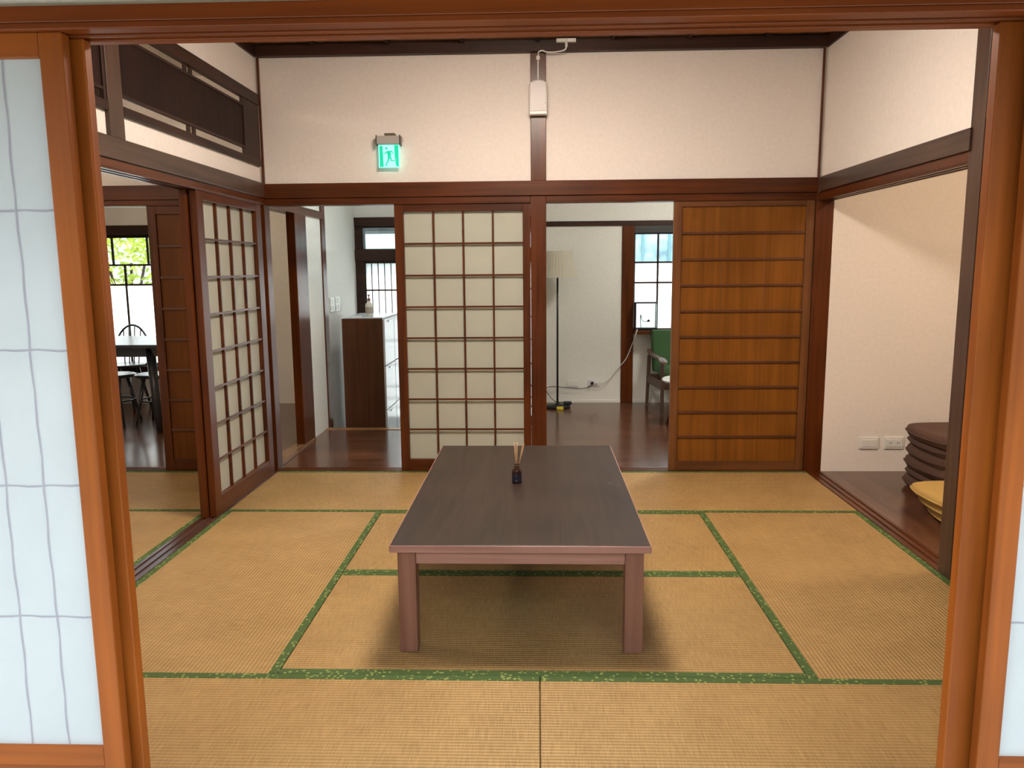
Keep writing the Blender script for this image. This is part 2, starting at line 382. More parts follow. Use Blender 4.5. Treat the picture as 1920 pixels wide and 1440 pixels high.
# ceiling with battens
cl = struct('ceiling', boxes((-1.86, 1.86, -3.7, .1, 2.80, 2.82)), CB, 'brown board ceiling of the mat room')
for i, x in enumerate([-1.42, -.945, -.472, 0, .47, .943, 1.42]):
    obj('ceiling_batten', boxes((x-.012, x+.012, -3.6, -.03, 2.775, 2.80)), DD['y'], cl, .002)
struct('ceiling', boxes((-6.6, -1.86, -3.7, 3.0, 2.62, 2.66), (-1.86, 3.8, .1, 3.0, 2.62, 2.66)), plain('ceiling_white', (.7, .67, .62), .9), 'pale ceilings of the other rooms')
struct('ceiling', boxes((1.9, 3.5, -3.7, 0.02, 2.45, 2.5)), PL, 'ceiling of the side passage')
struct('ceiling', boxes((-5.0, 5.0, -4.45, -3.66, 2.06, 2.10)), CB, 'board ceiling over the veranda')
struct('roof', boxes((-7.2, 5.0, -4.50, 3.65, 2.9, 2.98), (-7.2, 5.0, -4.50, -4.42, 2.0, 2.9)), DD['x'], 'house roof with deep eaves', cat='roof')

# paper screen on the far wall
def shoji(label, plane, axis, a0, a1, z0, z1, cols, rows, st, top, bot, th=.03, mun=.012, face=1, wd=None, group=None, mult=None):
    """axis x: panel lies along x at y=plane..plane+th ; face=-1 lattice faces -y.  axis y: along y at x=plane..plane+th, lattice faces +x"""
    wd = wd or DW
    def bx(a, b, d0, d1, c, d):
        return (a, b, plane+d0, plane+d1, c, d) if axis == 'x' else (plane+d0, plane+d1, a, b, c, d)
    base = ((a0+a1)/2, plane+th/2, z0) if axis == 'x' else (plane+th/2, (a0+a1)/2, z0)
    t = thing('shoji_screen', label, 'sliding screen', base, group)
    sa, sb = (st if isinstance(st, tuple) else (st, st))
    obj('stile', boxes(bx(a0, a0+sa, 0, th, z0, z1)), wd['z'], t, .002)
    obj('stile', boxes(bx(a1-sb, a1, 0, th, z0, z1)), wd['z'], t, .002)
    ax = 'x' if axis == 'x' else 'y'
    obj('rail', boxes(bx(a0+sa, a1-sb, .001, th-.001, z1-top, z1)), wd[ax], t, .002)
    obj('rail', boxes(bx(a0+sa, a1-sb, .001, th-.001, z0, z0+bot)), wd[ax], t, .002)
    A0, A1, B0, B1 = a0+sa, a1-sb, z0+bot, z1-top
    if face == -1: l0, l1, p0, p1 = .011, .029, .0292, .0298       # lattice on the low side, paper behind
    else: l0, l1, p0, p1 = th-.029, th-.011, th-.0298, th-.0292
    bm = bmesh.new()
    for i in range(1, cols):
        x = A0+(A1-A0)*i/cols; box(bm, *bx(x-mun/2, x+mun/2, l0, l1, B0, B1))
    for j in range(1, rows):
        z = B0+(B1-B0)*j/rows; h0, h1 = (l0-.005, l0) if face == -1 else (l1, l1+.005); box(bm, *bx(A0, A1, h0, h1, z-mun/2, z+mun/2))
    obj('lattice', bm, wd[ax], t)
    obj('paper', boxes(bx(A0-.003, A1+.003, p0, p1, B0-.003, B1+.003)), PAP, t)
    return t
shoji('white paper lattice screen left of the middle pillar on the far wall', .014, 'x', -.945, -.0505, .003, 1.793, 4, 8, (.060, .050), .047, .076, th=.034, face=-1)
# golden board door
def board_door(label, x0, x1, y, th, z0, z1, st, top, bot, nb, seams, mat, bat=.017):
    t = thing('board_door', label, 'sliding door', ((x0+x1)/2, y+th/2, z0))
    for a, b in ((x0, x0+st), (x1-st, x1)): obj('stile', boxes((a, b, y, y+th, z0, z1)), LWZ if mat is GB else DW['z'], t, .002)
    obj('rail', boxes((x0+st, x1-st, y+.001, y+th-.001, z1-top, z1)), DW['x'] if mat is not GB else LWX, t, .002)
    obj('rail', boxes((x0+st, x1-st, y+.001, y+th-.001, z0, z0+bot)), DW['x'] if mat is not GB else LWX, t, .002)
    X0, X1, Z0, Z1 = x0+st, x1-st, z0+bot, z1-top
    bm = bmesh.new(); e = [X0]+seams+[X1]
    for a, b in zip(e, e[1:]): box(bm, a+.001, b-.001, y+.012, y+.022, Z0, Z1)
    obj('boards', bm, mat, t, .0006)
    for j in range(1, nb+1):
        z = Z0+(Z1-Z0)*j/(nb+1)
        obj('batten', boxes((X0, X1, y+.003, y+.0125, z-bat/2, z+bat/2)), BT, t, .002)
    return t
LWZ = wood('door_stile_wood', (.10, .035, .010), (.20, .075, .02), 'z', rough=.35)
LWX = wood('door_rail_wood', (.09, .030, .009), (.17, .060, .016), 'x', rough=.35)
board_door('golden cedar sliding door with dark horizontal battens, right of the far wall', .882, 1.785, .012, .032, .003, 1.793, .052, .036, .062, 9, [1.2, 1.474], GB)

# ================================================================ LEFT WALL
XL = -1.8
trim([(XL-.1, XL+.012, -3.6, -.012, 1.842, 1.934)], MW['y'], 'dark wooden tie beam along the left wall')
TN[0] += 1
struct('trim_%d' % TN[0], grooved(XL-.1, XL, -3.6, 0, 1.797, 1.842, 'y', True, [(XL-.082, XL-.062), (XL-.042, XL-.022)]), DW['y'], 'grooved door head on the left side', .0015, 'door head')
TN[0] += 1
struct('trim_%d' % TN[0], grooved(XL-.1, XL, -3.6, 0, -.05, .002, 'y', False, [(XL-.082, XL-.062), (XL-.042, XL-.022)], .005), wood('track_wood', (.05, .022, .014), (.10, .045, .03), 'y', rough=.22), 'dark grooved floor track on the left side', .001, 'sill')
struct('wall_left', boxes((XL-.08, XL-.015, -1.73, 0, 1.93, 2.042), (XL-.08, XL-.015, -3.7, -1.73, 1.93, 2.042),
                          (XL-.08, XL-.015, -3.7, .05, 2.485, 2.82)), PL, 'white plaster strips around the transom on the left wall')
trim([(XL-.09, XL+.004, -1.835, -1.715, 1.934, 2.72)], MW['z'], 'short dark strut between transom panels on the left wall', cat='post')
def transom(y0, y1, label, mids, stile):
    t = thing('transom_panel', label, 'transom', (XL-.03, (y0+y1)/2, 2.038), 'dark wooden transom panels on the left wall')
    obj('bottom_rail', boxes((XL-.024, XL+.006, y0, y1, 2.040, 2.078)), DD['y'], t, .002)
    obj('top_rail', boxes((XL-.024, XL+.006, y0, y1, 2.421, 2.490)), DD['y'], t, .002)
    obj('end_board', boxes((XL-.024, XL, y1-stile, y1, 2.078, 2.421)), DD['z'], t, .002)
    obj('board', boxes((XL-.018, XL-.008, y0, y1-stile, 2.130, 2.372)), BK, t)
    obj('slat', boxes((XL-.018, XL-.002, y0, y1-stile, 2.118, 2.132)), DD['y'], t, .001)
    obj('slat', boxes((XL-.018, XL-.002, y0, y1-stile, 2.370, 2.384)), DD['y'], t, .001)
    for m in mids:
        for k in (-.04, .025):
            obj('spacer', boxes((XL-.02, XL-.008, m+k-.014, m+k+.014, 2.078, 2.118)), DD['z'], t)
            obj('spacer', boxes((XL-.02, XL-.008, m+k-.014, m+k+.014, 2.384, 2.421)), DD['z'], t)
transom(-1.715, -.012, 'dark wooden transom panel with open slits above the left screens, next to the far wall', [-1.0], .26)
transom(-3.6, -1.835, 'dark wooden transom panel on the left wall, nearer piece behind the short strut', [-2.7], .02)
shoji('white paper lattice screen on the left side, room side, touching the corner', XL-.045, 'y', -1.02, -.05, .002, 1.797, 4, 8, (.085, .090), .05, .105, th=.038, face=1)
shoji('paper lattice screen in the outer track behind the left corner screen', XL-.090, 'y', -1.04, -.07, .002, 1.797, 4, 8, (.085, .090), .05, .105, th=.038, face=1)

# ================================================================ RIGHT WALL
XR = 1.8
trim([(XR-.012, XR+.1, -1.77, -.012, 1.838, 1.931)], MW['y'], 'dark wooden tie beam along the right wall')
TN[0] += 1
struct('trim_%d' % TN[0], grooved(XR, XR+.1, -1.76, 0, 1.785, 1.838, 'y', True, [(XR+.022, XR+.042), (XR+.062, XR+.082)]), DW['y'], 'grooved door head on the right side', .0015, 'door head')
TN[0] += 1
struct('trim_%d' % TN[0], grooved(XR, XR+.1, -1.76, 0, -.05, .003, 'y', False, [(XR+.022, XR+.042), (XR+.062, XR+.082)], .005), DW['y'], 'dark grooved floor track on the right side', .001, 'sill')
struct('wall_right', boxes((XR+.015, XR+.08, -1.80, .05, 1.93, 2.82), (XR+.015, XR+.08, -3.7, -1.80, 1.99, 2.82)), PL, 'white plaster upper wall on the right')
trim([(XR-.002, XR+.1, -1.855, -1.752, -.03, 2.72)], MW['z'], 'dark pillar on the right wall beside the passage opening', cat='pillar')
trim([(XR, XR+.1, -3.6, -1.855, 1.952, 1.99)], DW['y'], 'dark beam above the closet front on the right wall')
trim([(XR+.03, XR+.06, -3.6, -1.855, -.03, 1.952), (XR+.02, XR+.06, -3.6, -1.855, -.05, .02)], DW['z'], 'dark red board closet front on the right wall', cat='panel')

# side passage
struct('wall_passage', boxes((1.9, 3.4, .0, .08, 0, 2.45), (3.4, 3.48, -3.6, .08, 0, 2.45), (1.9, 3.4, -3.68, -3.6, 0, 2.45)), PL, 'plain plaster walls of the side passage', cat='wall')
# ================================================================ LEFT ROOM + DINING ROOM
trim([(-3.7, -1.9, -.012, .1, 1.838, 1.931)], DW['x'], 'dark red tie beam on the far wall of the left room')
TN[0] += 1
struct('trim_%d' % TN[0], grooved(-3.7, -1.9, .002, .1, 1.80, 1.838, 'x', True, GX), DW['x'], 'door head of the dining room opening', .0015, 'door head')
TN[0] += 1
struct('trim_%d' % TN[0], grooved(-3.7, -1.9, .002, .1, -.03, .003, 'x', False, GX, .004), DW['x'], 'sill of the dining room opening', .001, 'sill')
struct('wall_left_room', boxes((-3.7, -1.9, .02, .09, 1.93, 2.62), (-3.78, -3.7, -3.6, .1, 0, 2.62), (-3.7, -1.88, -3.68, -3.6, 0, 2.62)), PL, 'plaster walls of the left room', cat='wall')
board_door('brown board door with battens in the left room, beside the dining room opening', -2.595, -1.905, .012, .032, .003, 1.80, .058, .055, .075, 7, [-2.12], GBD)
# dining room walls
struct('wall_dining', boxes((-6.5, -3.78, .02, .09, 0, 2.62), (-6.58, -6.5, 0, 2.83, 0, 2.62),
       (-6.5, -5.1, 2.75, 2.85, 0, 2.62), (-5.1, -3.55, 2.75, 2.85, 1.84, 2.62), (-5.1, -3.55, 2.75, 2.85, 0, .36), (-3.55, -1.95, 2.75, 2.85, 0, 2.62)), PL, 'plaster walls of the dining room', cat='wall')
trim([(-5.2, -3.45, 2.71, 2.86, 1.745, 1.838), (-5.2, -3.45, 2.71, 2.86, .34, .40)], DD['x'], 'dark head and sill of the dining room window')
def window(n, label, rects, panes, mat, y, frame_parts):
    """rects: frame bars; panes: (x0,x1,z0,z1,material)"""
    w = bpy.data.objects.new('window_%d' % n, None); COL.objects.link(w); w.location = (panes[0][0], y, panes[0][2])
    w['kind'] = 'structure'; w['label'] = label; w['category'] = 'window'
    bm = bmesh.new()
    for r in rects: box(bm, *r)
    obj('window_frame', bm, mat, w, .0015)
    for x0, x1, z0, z1, m in panes: obj('pane', boxes((x0, x1, y+.004, y+.008, z0, z1)), m, w)
    return w
def sash(x0, x1, z0, z1, y, st, zs, xs_by_row):
    """bars of a sash window: outer stiles, horizontals at zs, verticals per row"""
    r = [(x0, x0+st, y-.015, y+.02, z0, z1), (x1-st, x1, y-.015, y+.02, z0, z1), (x0, x1, y-.014, y+.019, z1-st, z1), (x0, x1, y-.014, y+.019, z0, z0+st)]
    for z in zs: r.append((x0, x1, y-.008, y+.014, z-.009, z+.009))
    for (a, b, xs) in xs_by_row:
        for x in xs: r.append((x-.009, x+.009, y-.008, y+.014, a, b))
    return r
window(1, 'dining room window with clear top panes and frosted lower panes',
       sash(-5.1, -3.55, .40, 1.745, 2.78, .03, [1.24, 1.441], [(1.441, 1.72, [-4.70, -4.366, -4.0]), (.42, 1.441, [-4.62, -4.25])]),
       [(-5.08, -3.57, 1.24, 1.73, GLS), (-5.08, -3.57, .41, 1.24, FROST)], DD['x'], 2.78, None)

# ================================================================ HALL (left part behind the far wall)
XH = -1.85
struct('wall_hall', boxes((XH-.09, XH, 1.06, 1.49, 0, 1.80), (XH-.09, XH, 1.62, 2.75, -.25, 2.62), (XH-.09, XH, .1, 1.62, 1.862, 2.62)), PLW, 'pale plaster wall along the left of the hall', cat='wall')
trim([(XH-.1, XH+.012, .1, 1.50, 1.80, 1.862)], DW['y'], 'dark lintel over the opening on the left of the hall')
trim([(XH-.06, XH+.006, .775, 1.065, 0, 1.80)], DW['z'], 'dark red wooden door edge standing in the hall opening', cat='door')
trim([(XH-.1, XH+.012, 1.49, 1.61, -.02, 2.62)], DW['z'], 'dark post in the left wall of the hall', cat='post')
trim([(XH-.1, XH+.03, .1, 1.0, -.01, .012)], wood('sill_light', (.16, .08, .04), (.26, .14, .07), 'y', rough=.25), 'worn brown sill of the hall opening', cat='sill')
trim([(-1.88, .0, 1.38, 1.47, -.25, .004)], wood('step_edge', (.26, .12, .045), (.38, .19, .08), 'x', rough=.25), 'lighter wooden edge of the entrance step', cat='step')
# partition between hall and sitting room
struct('wall_partition', boxes((-.03, .04, .102, 2.75, -.25, 2.62)), PLW, 'plaster wall between hall and sitting room', cat='wall')
struct('wall_entrance', boxes((-1.85, -.03, 2.75, 2.85, 1.893, 2.62)), PLW, 'plaster above the entrance door', cat='wall')
trim([(-1.87, -.03, 2.73, 2.87, 1.805, 1.893), (-1.87, -.03, 2.72, 2.87, 1.462, 1.572), (-1.85, -1.765, 2.74, 2.86, -.25, 1.805)], DD['x'], 'black-brown frame of the entrance doorway', cat='door frame')
window(2, 'narrow clear transom window above the entrance door',
       [(-1.765, -.03, 2.77, 2.80, 1.79, 1.805), (-1.765, -.03, 2.77, 2.80, 1.572, 1.582), (-.92, -.88, 2.76, 2.81, 1.572, 1.805)],
       [(-1.765, -.03, 1.575, 1.80, GLS)], DD['x'], 2.785, None)
def lattice_door():
    w = bpy.data.objects.new('door_1', None); COL.objects.link(w); w.location = (-1.3, 2.79, -.25)
    w['kind'] = 'structure'; w['label'] = 'entrance lattice door of white glass with thin dark bars'; w['category'] = 'door'
    for k, (x0, x1, y) in enumerate(((-1.765, -.86, 2.78), (-.92, -.03, 2.815))):
        obj('door_frame', boxes((x0, x0+.012, y-.015, y+.015, -.25, 1.462), (x1-.04, x1, y-.015, y+.015, -.25, 1.462), (x0, x1, y-.014, y+.014, 1.436, 1.462), (x0, x1, y-.014, y+.014, -.25, -.15)), DD['z'], w, .001)
        bm = bmesh.new(); x = x0+.0715
        while x < x1-.05: box(bm, x-.004, x+.004, y-.012, y+.002, -.15, 1.436); x += .066
        for z in (1.165, .885, .65, .40, .17, .05, -.05): box(bm, x0, x1, y-.010, y+.001, z-.008, z+.008)
        obj('bars', bm, DD['z'], w)
        obj('pane', boxes((x0+.01, x1-.02, y+.004, y+.008, -.2, 1.45)), FROST, w)
lattice_door()
# shoe cabinet
cab = thing('shoe_cabinet', 'tall brown shoe cabinet with white fronts in the entrance hall', 'cabinet', (-1.52, 1.86, -.25))
obj('body', boxes((-1.70, -1.345, 1.50, 2.22, -.25, .955)), CAB, cab, .002)
obj('cabinet_top', boxes((-1.702, -1.343, 1.498, 2.222, .955, .964)), CABW, cab, .001)
for i, (z0, z1) in enumerate(((.545, .945), (.155, .535), (-.235, .145))):
    d = obj('door', boxes((-1.345, -1.328, 1.505, 1.945, z0, z1)), CABW, cab, .002)
    obj('handle', boxes((-1.328, -1.318, 1.66, 1.76, z1-.03, z1-.018)), METAL, d, .001)
    obj('door', boxes((-1.345, -1.328, 1.965, 2.215, z0, z1)), CABW, cab, .002)
    obj('door_gap', boxes((-1.345, -1.3275, 1.946, 1.964, z0+.03, z1-.03)), BLK, cab)
# bottle on cabinet
bt = thing('pump_bottle', 'white bottle with red-brown pump cap standing on the shoe cabinet', 'bottle', (-1.482, 1.62, .964))
bm = bmesh.new(); lathe(bm, [(.030, 0), (.033, .006), (.033, .095), (.030, .112), (.014, .128), (.012, .140)], -1.482, 1.62, .964); obj('bottle_body', bm, plain('bottle_plastic', (.72, .70, .62), .35), bt, smooth=True)
bm = bmesh.new(); lathe(bm, [(.0335, .03), (.0335, .085)], -1.482, 1.62, .964, cap=False); obj('bottle_label', bm, plain('bottle_label', (.42, .36, .30), .6), bt, smooth=True)
bm = bmesh.new(); lathe(bm, [(.014, .140), (.014, .160), (.005, .162), (.005, .180), (.011, .182), (.010, .194)], -1.482, 1.62, .964, seg=16); rod(bm, (-1.482, 1.62, 1.151), (-1.482, 1.60, 1.149), .004); obj('pump', bm, plain('pump_red', (.30, .10, .07), .4), bt, smooth=True)
tag(obj('leaflet', boxes((-1.64, -1.54, 1.515, 1.60, .964, .970)), WHT, None, .001), 'small white leaflet lying on the shoe cabinet', 'paper')
# wall switches in the hall
for i, y in enumerate((1.76, 1.94)):
    t = thing('light_switch', ('white two-gang light switch on the hall wall, nearer the post', 'white light switch on the hall wall, nearer the entrance door')[i], 'switch', (XH+.004, y, 1.065), 'light switches on the hall wall')
    obj('cover_plate', boxes((XH, XH+.008, y-.075, y+.075, 1.0, 1.13)), WHT, t, .002)
    for k in (-.035, .035):
        for kz in (1.035, 1.095): obj('rocker', boxes((XH+.008, XH+.012, y+k-.025, y+k+.025, kz-.02, kz+.02)), WHT, t, .001)

# ================================================================ SITTING ROOM (right part behind the far wall)
struct('wall_sitting', boxes((.04, .84, 2.75, 2.85, 0, 1.785), (.04, 3.7, 2.75, 2.85, 1.835, 2.62), (.962, 3.7, 2.75, 2.85, 0, .706), (2.55, 3.7, 2.75, 2.85, .706, 1.785),
       (3.7, 3.78, 0, 2.85, 0, 2.62), (1.9, 3.7, .08, .1, 0, 2.62)), PLW, 'pale plaster walls of the sitting room', cat='wall')
trim([(.04, 3.7, 2.735, 2.86, 1.785, 1.833)], DD['x'], 'thin dark lintel on the back wall of the sitting room')
trim([(.841, .962, 2.735, 2.86, 0, 1.785)], DW['z'], 'dark red post beside the sitting room window', cat='post')
trim([(.962, 2.6, 2.60, 2.86, .712, .748)], DW['x'], 'dark window sill board in the sitting room', cat='sill')
trim([(.962, 2.55, 2.74, 2.86, 1.713, 1.785)], BLKW, 'black head rail of the sitting room window')
struct('baseboard_sitting', boxes((.36, .841, 2.742, 2.75, 0, .026), (.962, 3.7, 2.742, 2.75, 0, .026), (.04, .36, 2.744, 2.75, 0, .02)), WHT, 'thin white baseboard in the sitting room')
window(3, 'sitting room window with clear top panes and frosted panes below',
       sash(.962, 1.86, .748, 1.713, 2.775, .012, [1.221, 1.423], [(.76, 1.70, [1.202, 1.62])])+sash(1.80, 2.55, .748, 1.713, 2.81, .03, [1.221, 1.423], [(.76, 1.70, [2.17])]),
       [(.97, 2.54, 1.423, 1.705, GLS), (.97, 2.54, .755, 1.423, FROST)], DD['x'], 2.785, None)
# floor lamp
lx, ly = .188, 2.47
lamp = thing('floor_lamp', 'black floor lamp with off-white tapered shade in the sitting room', 'lamp', (lx, ly, 0))
bm = bmesh.new(); lathe(bm, [(.125, 0), (.13, .004), (.13, .020), (.120, .028), (.02, .032), (.012, .05)], lx, ly, 0, 36); obj('base', bm, BLK, lamp, smooth=True)
bm = bmesh.new(); rod(bm, (lx, ly, .03), (lx, ly, 1.44), .010); obj('pole', bm, BLK, lamp, smooth=True)
bm = bmesh.new()
pr = []
seg = 72
lo = [bm.verts.new((lx+(.200+.003*(i % 2))*math.cos(2*math.pi*i/seg), ly+(.200+.003*(i % 2))*math.sin(2*math.pi*i/seg), 1.283)) for i in range(seg)]
hi = [bm.verts.new((lx+(.130+.002*(i % 2))*math.cos(2*math.pi*i/seg), ly+(.130+.002*(i % 2))*math.sin(2*math.pi*i/seg), 1.535)) for i in range(seg)]
bridge(bm, lo, hi); o = obj('lamp_shade', bm, SHADE, lamp)
sm = o.modifiers.new('solid', 'SOLIDIFY'); sm.thickness = .0015
obj('warning_label', boxes((lx-.010, lx+.055, ly-.135, ly-.128, .002, .030)), plain('yellow_label', (.75, .62, .05), .6), lamp).rotation_euler = (0, 0, 0)
bm = bmesh.new(); box(bm, lx+.06, lx+.14, ly-.03, ly+.02, .030, .062); obj('power_adapter', bm, BLK, lamp, .006)
bm = bmesh.new(); tube(bm, smooth_path([(lx+.08, ly, .05), (lx-.03, 2.5, .06), (lx-.11, 2.6, .15), (lx-.06, 2.70, .175), (.33, 2.715, .155), (.45, 2.72, .15), (.53, 2.725, .175), (.548, 2.73, .205)]), .0035); obj('power_cord', bm, BLK, lamp, smooth=True)
# wall plates
def plate(x0, x1, y, z0, z1, label, sockets, cat, name, group=None):
    t = thing(name, label, cat, ((x0+x1)/2, y-.004, (z0+z1)/2), group)
    obj('cover_plate', boxes((x0, x1, y-.009, y, z0, z1)), WHT, t, .002)
    obj('insert', boxes((x0+.012, x1-.012, y-.012, y-.008, z0+.014, z1-.014)), WHT, t, .001)
    for sx in sockets:
        obj('slot', boxes((sx-.008, sx-.005, y-.0125, y-.0118, (z0+z1)/2-.008, (z0+z1)/2+.008), (sx+.005, sx+.008, y-.0125, y-.0118, (z0+z1)/2-.008, (z0+z1)/2+.008)), BLK, t)
    return t
plate(.287, .413, 2.75, .165, .238, 'blank white wall plate beside the floor lamp', [], 'wall plate', 'wall_plate')
plate(.505, .631, 2.75, .168, .242, 'white wall socket with two plugs right of the floor lamp', [.54, .595], 'socket', 'wall_socket')
tag(obj('power_plug', boxes((.536, .562, 2.70, 2.7375, .194, .220)), BLK, None, .004), 'black plug in the sitting room wall socket', 'plug')
tag(obj('power_plug', boxes((.582, .606, 2.705, 2.7375, .196, .218)), WHT, None, .004), 'white plug in the sitting room wall socket', 'plug')
# display case on the sill
dc = thing('display_case', 'glass display case with black frame on the sitting room window sill', 'display case', (1.06, 2.66, .748))
cx0, cx1, cy0, cy1, cz0, cz1 = .965, 1.185, 2.61, 2.725, .749, 1.03
bm = bmesh.new(); box(bm, cx0, cx1, cy0, cy1, cz0, cz0+.028); obj('case_base', bm, BLK, dc, .002)
bm = bmesh.new(); r = .0045
for x in (cx0+r, cx1-r):
    for y in (cy0+r, cy1-r): box(bm, x-r, x+r, y-r, y+r, cz0+.028, cz1-.006)
box(bm, cx0, cx1, cy0, cy0+.010, cz1-.012, cz1); box(bm, cx0, cx1, cy1-.010, cy1, cz1-.012, cz1); box(bm, cx0, cx0+.010, cy0+.01, cy1-.01, cz1-.012, cz1); box(bm, cx1-.010, cx1, cy0+.01, cy1-.01, cz1-.012, cz1)
obj('case_frame', bm, BLK, dc)
obj('case_glass', boxes((cx0+.009, cx1-.009, cy0+.003, cy0+.005, cz0+.028, cz1-.012), (cx0+.009, cx1-.009, cy1-.005, cy1-.003, cz0+.028, cz1-.012), (cx0+.003, cx0+.005, cy0+.009, cy1-.009, cz0+.028, cz1-.012), (cx1-.005, cx1-.003, cy0+.009, cy1-.009, cz0+.028, cz1-.012)), GLS, dc)
orn = thing('twig_ornament', 'dark curved twig with a small bud inside the glass display case', 'ornament', (1.05, 2.665, .777))
bm = bmesh.new(); tube(bm, smooth_path([(1.03, 2.665, .778), (1.022, 2.665, .84), (1.025, 2.665, .905), (1.035, 2.665, .86), (1.06, 2.66, .835), (1.095, 2.66, .842)]), .004); obj('twig', bm, BLKW, orn, smooth=True)
bm = bmesh.new(); bmesh.ops.create_icosphere(bm, subdivisions=2, radius=.014, matrix=Matrix.Translation((1.103, 2.66, .845))); 
for v in bm.verts: v.co += (v.co-Vector((1.103, 2.66, .845)))*random.uniform(-.25, .35)
obj('bud', bm, BLKW, orn)
bm = bmesh.new(); tube(bm, smooth_path([(.985, 2.60, .765), (.965, 2.59, .70), (.94, 2.66, .60), (.89, 2.70, .46), (.82, 2.715, .37), (.76, 2.72, .30), (.72, 2.70, .255), (.67, 2.70, .225), (.625, 2.69, .215), (.600, 2.71, .207)]), .0045)
tag(obj('white_cord', bm, WHT, None, smooth=True), 'long white cord sagging from the window sill to the wall socket', 'cord')

# ---------------------------------------------------------------- armchair
GRN = plain('green_moquette', (.030, .085, .025), .85, noise=.15, bscale=90)
AW = wood('armchair_wood', (.06, .032, .022), (.12, .066, .045), 'z', rough=.4)
ch = thing('armchair', 'green upholstered armchair with brown wooden arms in the sitting room', 'armchair', (0, 0, 0))
bm = bmesh.new(); pillow(bm, .50, .52, .13, .30, pinch=.7); o = obj('seat', bm, GRN, ch, smooth=True); o.location = (.0, -.02, 0)
def slab(bm, w, h, th, y0, z0, lean, n=8):
    rows = []
    for j in range(n+1):
        z = h*j/n; y = y0+lean*z
        rows.append([bm.verts.new((sx*w/2*(1-.04*(j == n)), y+dy, z0+z)) for sx, dy in ((-1, 0), (-.95, -.02), (-.5, -.028), (0, -.03), (.5, -.028), (.95, -.02), (1, 0), (1, th), (-1, th))])
    for a, b in zip(rows, rows[1:]): bridge(bm, a, b)
    bm.faces.new(rows[0][::-1]); bm.faces.new(rows[-1])
bm = bmesh.new(); slab(bm, .50, .40, .07, .20, .36, .28); obj('backrest', bm, GRN, ch, .01, smooth=True)
for s in (-1, 1):
    bm = bmesh.new(); rod(bm, (s*.285, -.25, 0), (s*.285, -.25, .51), .016, .021, 8); obj('leg', bm, AW, ch, smooth=False)
    bm = bmesh.new(); rod(bm, (s*.285, .33, 0), (s*.285, .25, .52), .016, .02, 8); obj('leg', bm, AW, ch)
    bm = bmesh.new()
    P = smooth_path([(s*.285, -.31, .505), (s*.285, -.2, .530), (s*.29, 0, .535), (s*.285, .2, .548), (s*.27, .30, .565)], 5)
    prev = None
    for i, p in enumerate(P):
        w = .026+.010*math.sin(math.pi*min(1, i/6)); q = [bm.verts.new(p+Vector(d)) for d in ((-w, 0, -.011), (w, 0, -.011), (w, 0, .008), (0, 0, .012), (-w, 0, .008))]
        if prev: bridge(bm, prev, q)
        else: bm.faces.new(q[::-1])
        prev = q
    bm.faces.new(prev); obj('armrest', bm, AW, ch, .004)
    obj('side_rail', boxes((s*.285-.012, s*.285+.012, -.24, .27, .245, .32)), AW, ch, .003)
obj('front_rail', boxes((-.275, .275, -.255, -.23, .25, .31)), AW, ch, .003)
obj('rear_rail', boxes((-.275, .275, .25, .275, .27, .33)), AW, ch, .003)
ch.location = (1.40, 2.25, 0); ch.rotation_euler = (0, 0, math.radians(6))
# round side table
st = thing('side_table', 'small round white side table in front of the green armchair', 'side table', (1.36, 1.70, 0))
bm = bmesh.new(); lathe(bm, [(.255, .372), (.262, .378), (.262, .388), (.255, .394)], 1.36, 1.70, 0, 48); obj('table_top', bm, plain('table_white', (.82, .86, .88), .25), st, smooth=False)
for k in range(3):
    a = math.radians(200+120*k); bm = bmesh.new()
    rod(bm, (1.36+.24*math.cos(a), 1.70+.24*math.sin(a), 0), (1.36+.12*math.cos(a), 1.70+.12*math.sin(a), .372), .012, .018, 10); obj('leg', bm, DW['z'], st, smooth=True)

# ================================================================ DINING SET
dt = thing('dining_table', 'long black dining table in the left back room', 'table', (-4.2, 1.75, 0))
bm = bmesh.new(); ex0, ex1, ey0, ey1 = -5.15, -3.12, 1.30, 2.25; rr = .09; pts = []
for cx, cy, a0 in ((ex1-rr, ey1-rr, 0), (ex0+rr, ey1-rr, 90), (ex0+rr, ey0+rr, 180), (ex1-rr, ey0+rr, 270)):
    for k in range(7): a = math.radians(a0+15*k); pts.append((cx+rr*math.cos(a), cy+rr*math.sin(a)))
lo = [bm.verts.new((x, y, .725)) for x, y in pts]; hi = [bm.verts.new((x, y, .755)) for x, y in pts]
bridge(bm, lo, hi); bm.faces.new(lo[::-1]); bm.faces.new(hi); obj('table_top', bm, BLKW, dt, .004)
obj('apron', boxes((-4.95, -3.32, 1.42, 1.45, .64, .725), (-4.95, -3.32, 2.10, 2.13, .64, .725), (-3.35, -3.32, 1.45, 2.10, .64, .725), (-4.95, -4.92, 1.45, 2.10, .64, .725)), BLKW, dt, .002)
for sx, X, FX in ((1, -3.38, -3.26), (-1, -4.90, -5.02)):
    for Y, FY in ((1.46, 1.13), (2.10, 2.25)):
        bm = bmesh.new(); rod(bm, (FX, FY+(.16 if Y < 2 else 0), 0), (X, Y, .725), .028, .042, 12); obj('leg', bm, BLKW, dt, smooth=True)
